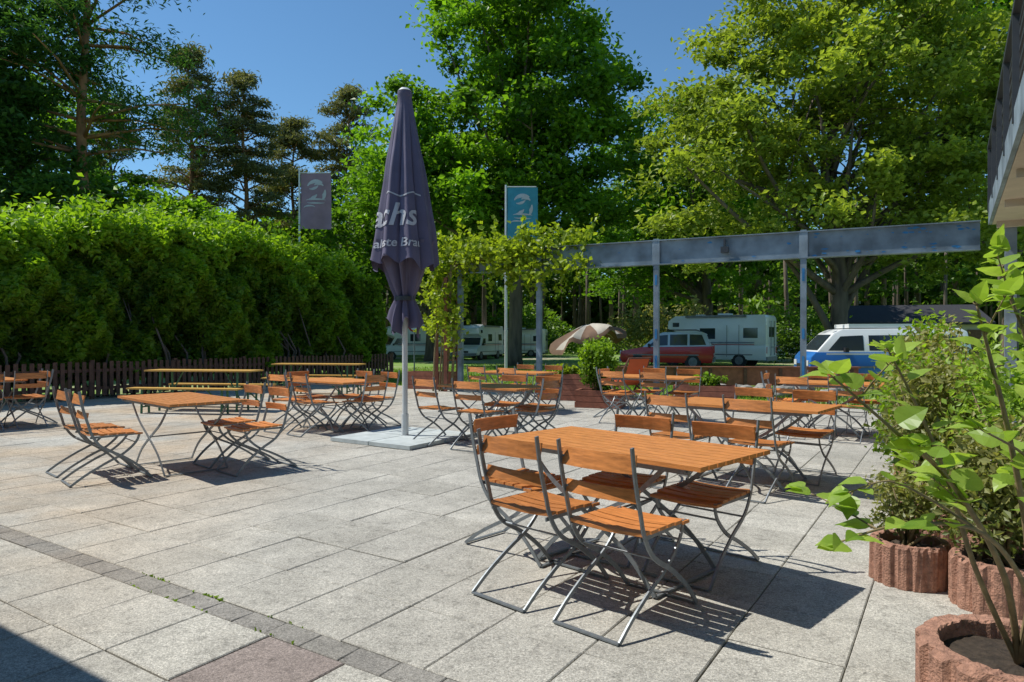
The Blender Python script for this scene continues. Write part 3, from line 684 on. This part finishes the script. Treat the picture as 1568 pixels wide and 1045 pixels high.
def wagon(x,y,yaw):
    low=[(-2.1,.28),(2.05,.28),(2.15,.5),(2.1,.78),(1.1,.96),(-2.1,1.0),(-2.18,.6)]
    up=[(-2.08,.96),(1.1,.94),(.35,1.52),(.1,1.6),(-1.6,1.62),(-1.85,1.52)]
    wins=[[(-.1,1.03),(.78,1.0),(.28,1.45),(-.1,1.48)],[(-1.0,1.03),(-.2,1.03),(-.2,1.49),(-1.0,1.5)],[(-1.85,1.05),(-1.1,1.03),(-1.1,1.5),(-1.65,1.48)]]
    def ex(b,fu):
        for s in(-.6,.6): b.tube([(-1.5,s,1.64),(-1.4,s,1.69),(-.1,s,1.69),(0,s,1.63)],.02,6,2)
    o=vehicle('station_wagon',low,up,1.78,.95,1.62,.68,wins,((1.04,.99),(.42,1.46)),((-2.02,1.05),(-1.87,1.48)),(1.3,-1.25),.32,M['carred'],M['silver'],(x,y,-.06),yaw,ex); o.scale=(1,1,1.1); return o
def bluevan(x,y,yaw):
    low=[(-2.2,.3),(2.2,.3),(2.28,.5),(2.24,.9),(2.1,1.06),(-2.2,1.06)]
    up=[(-2.2,1.04),(2.08,1.04),(1.55,1.62),(1.3,1.74),(-1.95,1.76),(-2.12,1.66)]
    wins=[[(.75,1.1),(1.75,1.1),(1.38,1.52),(.75,1.55)],[(-.5,1.1),(.6,1.1),(.6,1.55),(-.5,1.56)],[(-1.9,1.1),(-.65,1.1),(-.65,1.56),(-1.8,1.56)]]
    def ex(b,fu):
        b.box((-.2,0,1.83),(2.6,1.3,.12),1); b.box((.0,.905,1.0),(3.6,.014,.05),6); b.box((.0,-.905,1.0),(3.6,.014,.05),6)
    return vehicle('camper_van',low,up,1.8,1.04,1.76,.74,wins,((2.02,1.1),(1.6,1.57)),((-2.18,1.12),(-2.13,1.6)),(1.4,-1.35),.32,M['carblue'],M['white'],(x,y,-.06),yaw,ex)
motorhome(10.9,36.5,R(146),1.02); motorhome(-6.9,48,R(200),.9); motorhome(-2.4,48,R(-110),.9); motorhome(.4,55,R(170),.85); motorhome(20.0,50,R(170),.8)
wagon(7.5,33.0,R(162)); bluevan(11.2,20.8,R(172))
motorhome(33,56,R(20),.85)
# ---------------------------------------------------------------- cottage
def cottage():
    root=bpy.data.objects.new('cottage',None); scene.collection.objects.link(root); root.location=(26.2,46,-.06); root.rotation_euler=(0,0,R(-12))
    b=B(); b.box((0,0,1.25),(8,5,2.5)); b.obj('walls',[M['render']],parent=root)
    b=B(); b.add([(-4.4,-3,2.45),(4.4,-3,2.45),(4.4,0,3.7),(-4.4,0,3.7),(4.4,3,2.45),(-4.4,3,2.45)],[(0,1,2,3),(3,2,4,5)])
    b.add([(-4.4,-3,2.33),(4.4,-3,2.33),(4.4,3,2.33),(-4.4,3,2.33)],[(3,2,1,0)]); b.box((0,-3.01,2.40),(8.8,.04,.14)); b.add([(-4,-2.5,2.5),(-4,2.5,2.5),(-4,0,3.6)],[(0,1,2)]);b.obj('roof',[M['rooftile']],parent=root)
    b=B()
    for x in(-2.8,-.4,2.2): b.box((x,-2.52,1.45),(1.0,.05,.9),0); b.box((x,-2.55,1.45),(1.12,.03,.05),1); b.box((x,-2.55,.98),(1.2,.06,.05),1)
    b.obj('windows',[M['glass'],M['white']],parent=root)
    b=B(); b.box((3.4,-2.53,1.0),(.8,.05,2.0),0); b.obj('door',[M['darkwood']],parent=root)
cottage()
# ---------------------------------------------------------------- building at right
def building():
    root=bpy.data.objects.new('hotel_building',None); scene.collection.objects.link(root); rot=Matrix.Rotation(ANG,3,'Z')
    U=.56; W1=14.3; W0=2.6; Lw=W1-W0; wm=(W0+W1)/2
    def bx(b,u,wv,z,su,sw,sz,mi=0): b.box(UW(u,wv,z),(su,sw,sz),mi,rot)
    b=B(); bx(b,6.6,wm,3.2,8,Lw-.4,6.4,0); b.obj('walls',[M['render']],parent=root)
    b=B(); bx(b,U+1.1,wm,3.44,2.2,Lw,.18,0); b.obj('balcony_floor',[M['beige']],parent=root)
    b=B(); bx(b,U-.03,wm,3.52,.05,Lw,.34,0); b.obj('balcony_fascia',[M['beamsteel']],parent=root)
    b=B(); bx(b,U-.03,wm,4.66,.08,Lw,.07,0)
    for z in(3.82,3.97,4.12,4.27,4.42,4.54): bx(b,U,wm,z,.03,Lw,.05,0)
    for k in range(9): bx(b,U-.04,W0+.1+k*(Lw-.2)/8,4.1,.06,.06,1.1,0)
    for i in range(18): bx(b,U+i*.12,W1+.02,4.15,.06,.02,.9,0)
    b.obj('balcony_rail',[M['dark']],parent=root)
    b=B(); bx(b,U+3.6,wm,6.6,6,Lw+.4,.25,0); b.obj('roof_eaves',[M['dark']],parent=root)
    b=B()
    for wv in(W1-.15,W1-4.2,W1-8.3): bx(b,U+.25,wv,1.66,.16,.16,3.3,0)
    b.obj('columns',[M['beamsteel']],parent=root)
    b=B()
    for k in range(6): bx(b,U+1.1,W0+.9+k*2.1,3.30,2.1,.10,.10,0)
    b.obj('joists',[M['beige']],parent=root)
    b=B()
    for wv in(4.5,7.5,10.5,12.8): bx(b,2.57,wv,1.5,.05,1.6,1.7,0); bx(b,2.57,wv,5.0,.05,1.5,1.9,0)
    b.obj('windows',[M['glass']],parent=root)
    b=B()
    for wv in(4.5,7.5,10.5,12.8):
        for z,h in((1.5,1.7),(5.0,1.9)):
            bx(b,2.53,wv-.8,z,.06,.07,h); bx(b,2.53,wv+.8,z,.06,.07,h); bx(b,2.53,wv,z,.06,.06,h-.14); bx(b,2.53,wv,z+h/2+.035,.06,1.67,.07); bx(b,2.50,wv,z-h/2-.035,.12,1.8,.07)
    b.obj('window_frames',[M['white']],parent=root)
    b=B(); bx(b,-5.0,-4.6,1.9,14,4,3.8,0); b.obj('rear_wing_walls',[M['render']],parent=root)
    b=B(); bx(b,-5.0,-1.13,3.25,14.6,3.5,.14,0); bx(b,-5.0,.60,3.22,14.6,.05,.28,0); b.obj('porch_roof',[M['dark']],parent=root)
    b=B()
    for u in(-11.8,-8.2): bx(b,u,.4,1.6,.12,.12,3.15,0)
    b.obj('porch_posts',[M['beamsteel']],parent=root)
building()
def leftroof():
    b=B(); b.box((-13.7,16.8,3.85),(4.0,3.0,.5),0); b.box((-13.7,16.8,4.13),(4.2,3.2,.06),0)
    for dx in(-1.9,1.9):
        for dy in(-1.3,1.3): b.box((-13.7+dx,16.8+dy,1.8),(.1,.1,3.6),1)
    b.obj('garden_shelter',[M['awng'],M['darkwood']])
leftroof()
# ---------------------------------------------------------------- planters
def ring(x,y,r,h,seed=0,z0=0):
    b=B(); n=96; rnd=random.Random(seed)
    prof=[(1.0,0),(1.0,h*.93),(.97,h),(.80,h),(.78,h*.97),(.78,h*.62)]
    vs=[];fs=[]
    for i,(k,z) in enumerate(prof):
        for j in range(n):
            th=2*math.pi*j/n; ridg=(.014*(1 if (j%6)<4 else -1) if i<2 else .0)*r*2
            rr=r*k+ridg+rnd.gauss(0,.0022); vs.append((rr*math.cos(th),rr*math.sin(th),z+z0+(rnd.gauss(0,.0022) if z>0 else 0)))
    for i in range(len(prof)-1):
        for j in range(n): fs.append((i*n+j,i*n+(j+1)%n,(i+1)*n+(j+1)%n,(i+1)*n+j))
    b.add(vs,fs,0)
    sv=[(0,0,h*.82+z0)]+[(r*.785*math.cos(2*math.pi*j/24),r*.785*math.sin(2*math.pi*j/24),h*.78+z0+rnd.gauss(0,.006)) for j in range(24)]
    b.add(sv,[(0,j+1,(j+1)%24+1) for j in range(24)],1)
    return b.obj('planter_ring',[M['ringred'],M['soil']],(x,y,.0))
ring(1.80,2.42,.31,.30,1); ring(2.30,3.95,.20,.24,2); ring(2.56,3.55,.235,.26,3); ring(2.95,4.75,.24,.28,4); ring(3.35,5.5,.24,.28,5); ring(3.8,6.3,.24,.28,6); ring(3.0,4.1,.24,.28,7); ring(4.4,7.3,.24,.28,8)
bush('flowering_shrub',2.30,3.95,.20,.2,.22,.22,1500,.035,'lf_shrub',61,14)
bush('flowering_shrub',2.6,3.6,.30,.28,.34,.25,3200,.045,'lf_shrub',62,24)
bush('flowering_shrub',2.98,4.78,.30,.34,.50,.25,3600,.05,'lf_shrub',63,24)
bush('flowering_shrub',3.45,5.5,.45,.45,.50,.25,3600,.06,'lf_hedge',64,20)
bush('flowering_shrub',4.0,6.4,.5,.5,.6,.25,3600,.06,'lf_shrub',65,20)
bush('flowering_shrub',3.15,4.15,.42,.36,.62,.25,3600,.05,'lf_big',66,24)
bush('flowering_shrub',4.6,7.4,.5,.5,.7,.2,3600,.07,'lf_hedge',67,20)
def lilac():
    rng=random.Random(17); b=B(); LV=[];T=[]
    V=Vector
    base=V((1.80,2.42,.24))
    def leaf(p,dirv,s,tint):
        d=dirv.normalized(); up=V((0,0,1))+V((rng.gauss(0,.35),rng.gauss(0,.35)-.25,0)); n=(up-d*up.dot(d)); 
        if n.length<.1: n=V((1,0,0))
        n.normalize(); sd_=d.cross(n)
        prof=[(0,.0),(.04,.22),(.16,.40),(.36,.44),(.58,.34),(.80,.17),(1.0,.0)]
        pet=s*.22; q=p+d*pet; b.tube([p,q],[.0022,.0016],4)
        droop=rng.uniform(.1,.38); cup=rng.uniform(.08,.28)
        C=[];Lf=[];Rt=[]
        for t,wd in prof:
            c=q+d*(t*s)-n*(droop*t*t*s); wv=.012*s*math.sin(t*14)
            C.append(c); Lf.append(c+sd_*wd*s+n*(cup*wd*s+wv)); Rt.append(c-sd_*wd*s+n*(cup*wd*s-wv))
        for i in range(6):
            for a_,b_ in((C,Lf),(Rt,C)):
                LV.extend([a_[i],a_[i+1],b_[i+1],b_[i]]); T.append(tint)
    def stem(pts,r0,leaf_from=.35,step=.042,ls=.095,tw=0):
        sp=spline([V(p) for p in pts],8); n=len(sp); b.tube(sp,[r0*(1-.75*i/(n-1)) for i in range(n)],7)
        L=0; acc=0; tot=sum((sp[i+1]-sp[i]).length for i in range(n-1)); side=0
        for i in range(n-1):
            seg=(sp[i+1]-sp[i]); L+=seg.length; acc+=seg.length
            if L/tot>leaf_from and acc>step:
                acc=0; side+=1; d=seg.normalized(); a=side*2.4+rng.uniform(-.5,.5)
                o=V((math.cos(a),math.sin(a),.25)); o=(o+d*.45)
                leaf(sp[i+1],o,ls*rng.uniform(.6,1.15),rng.uniform(.1,.95))
                if tw and rng.random()<tw:
                    e=sp[i+1]+o.normalized()*rng.uniform(.12,.24); stem([sp[i+1],sp[i+1].lerp(e,.5)+V((0,0,.03)),e+V((0,0,.05))],r0*.35,.1,.036,ls*.85,0)
        for k in range(4): leaf(sp[-1],(sp[-1]-sp[-3]).normalized()+V((rng.gauss(0,.6),rng.gauss(0,.6),rng.gauss(0,.4))),ls*rng.uniform(.6,1.05),rng.uniform(.5,1))
    stem([base,(1.66,2.3,.6),(1.42,2.2,.93),(1.18,2.12,1.12),(.98,2.08,1.28)],.013,.48,.046,.098,.22)
    stem([base,(1.70,2.25,.55),(1.45,2.1,.80),(1.18,2.05,.84),(.98,2.02,.80)],.011,.66,.036,.090,.28)
    stem([(1.45,2.1,.80),(1.3,2.12,.90),(1.16,2.1,.96),(1.05,2.1,.93)],.006,.45,.042,.08,.1)
    stem([base+V((.04,0,0)),(1.74,2.3,.7),(1.6,2.2,1.1),(1.48,2.12,1.36),(1.43,2.1,1.50)],.013,.5,.046,.09,.22)
    stem([base+V((.03,.04,0)),(1.82,2.35,.7),(1.75,2.25,1.1),(1.66,2.2,1.38),(1.60,2.2,1.54)],.013,.5,.046,.09,.22)
    stem([base,(1.6,2.35,.6),(1.46,2.3,.95),(1.34,2.28,1.2),(1.24,2.25,1.36)],.011,.52,.046,.09,.2)
    stem([base,(1.72,2.2,.6),(1.62,2.05,.9),(1.5,1.98,1.05),(1.34,1.95,1.14)],.010,.62,.052,.08,.12)
    stem([base,(1.86,2.3,.7),(1.9,2.2,1.1),(1.86,2.1,1.40)],.012,.45,.04,.095,.3)
    stem([base,(2.0,2.5,.7),(2.15,2.5,1.1),(2.2,2.5,1.45)],.012,.35,.04,.10,.3)
    build_foliage('lilac_shrub',b,M['twig'],np.array([tuple(v) for v in LV]),np.array(T),M['lf_big'])
lilac()
# ---------------------------------------------------------------- far terrace edge
def edge():
    b=B(); r=Matrix.Rotation(R(-4),3,'Z')
    b.box((6.3,20,.28),(7.4,.16,.5),0,r); b.box((6.3,20,.555),(7.5,.24,.045),0,r)
    for k in range(8): p=Vector((6.3,20,0))+r@Vector((-3.5+k,-.1,0)); b.box((p.x,p.y,.27),(.09,.05,.5),1,r)
    b.obj('timber_garden_wall',[M['redwood'],M['darkwood']])
    b=B(); rn=random.Random(2)
    for k in range(90):
        x=4.2+rn.random()*3.8; y=17.0-(x-4.2)*.12+rn.gauss(0,.10); s=rn.uniform(.07,.16); z=s*.4+(0.12 if rn.random()<.4 else 0)
        bm=bmesh.new(); bmesh.ops.create_icosphere(bm,subdivisions=2,radius=s)
        for v in bm.verts: v.co=Vector((v.co.x*1.3,v.co.y,v.co.z*.75))*(1+.35*mnoise.noise(v.co*8+Vector((k,0,0))))
        b.add([(v.co.x+x,v.co.y+y,v.co.z+z) for v in bm.verts],[[v.index for v in f.verts] for f in bm.faces]); bm.free()
    b.obj('stone_border',[M['rock']])
    for (x,y,sx,h) in((1.25,15.6,1.2,.6),(1.8,13.9,.9,.36),(-2.2,19.0,1.4,.5),(4.3,15.2,1.3,.36)):
        b=B()
        for k in range(int(h/.12)):
            z=.06+k*.12
            for dy in(-.25,.25): b.box((0,dy,z),(sx,.04,.112),0)
            for dx in(-sx/2,sx/2): b.box((dx,0,z),(.045,.53,.108),0)
        b.box((0,0,h-.1),(sx-.08,.44,.05),1)
        b.obj('timber_planter',[M['redwood'],M['soil']],(x,y,0),R(-20))
    bush('potted_shrub',1.75,13.9,.36,.35,.55,.3,3000,.085,'lf_hedge',71)
    bush('potted_shrub',1.25,15.6,.5,.3,.15,.5,1000,.08,'lf_vine',72)
    bush('potted_shrub',4.3,15.2,.5,.2,.15,.3,1200,.07,'lf_hedge',73)
    b=B()
    for s in(-.28,.28):
        b.flat([(s,-.45,.0),(s,.45,.95)],(1,0,0),.04,.025,1); b.flat([(s*.9,.5,.0),(s*.9,-.40,.42)],(1,0,0),.04,.025,1)
    for y0,z0 in((.45,.95),(-.40,.42),(-.45,.02),(.5,.02)): b.tube([(-.29,y0,z0),(.29,y0,z0)],.018,8,1)
    pts=[(.44,.95),(.28,.66),(.08,.40),(-.14,.30),(-.38,.42)]
    for (a0,z0),(a1,z1) in zip(pts,pts[1:]): b.add([(-.25,a0,z0),(.25,a0,z0),(.25,a1,z1),(-.25,a1,z1)],[(0,1,2,3)],0)
    b.obj('deck_chair',[M['redplastic'],M['darkwood']],(2.75,15.9,.0),R(200))
    # low tilted sunshade with sagging canvas
    b=B(); n=64; vs=[(0,0,1.90)];fs=[]
    for i,(rr,z) in enumerate(((.25,1.88),(.6,1.80),(.95,1.70),(1.12,1.60),(1.16,1.46))):
        for k in range(n):
            th=2*math.pi*k/n; q=1+.08*math.cos(6*th); dz=-.20*abs(math.sin(3*th))*(rr)-.12*math.sin(2*th+1)*rr+.03*math.sin(11*th)*rr
            vs.append((rr*q*math.cos(th),rr*q*math.sin(th)*.8,z+dz+.20*math.cos(th)*rr))
    for k in range(n): fs.append((0,1+k,1+(k+1)%n))
    b.add(vs,fs,0)
    for i in range(4):
        for k in range(n):
            b.f.append((1+i*n+k,1+i*n+(k+1)%n,1+(i+1)*n+(k+1)%n,1+(i+1)*n+k)); b.m.append(1 if (i==3 or (k//5)%3==0) else 0)
    b.tube([(0,0,0),(0,0,1.88)],.025,8,2); b.tube([(0,0,0),(0,0,.08)],.25,16,2)
    b.obj('sun_umbrella',[M['tan'],M['brown'],M['polewhite']],(2.45,22,-.05),0,smooth=True)
    b=B(); b.tube([(0,0,0),(0,0,2.2)],.03,8,0); b.tube([(0,-.035,2.0),(0,-.055,2.0)],.26,24,1); b.tube([(0,-.056,2.0),(0,-.06,2.0)],.19,24,2)
    b.obj('traffic_sign',[M['grey'],M['lampred'],M['white']],(-4.15,29,-.06))
edge()
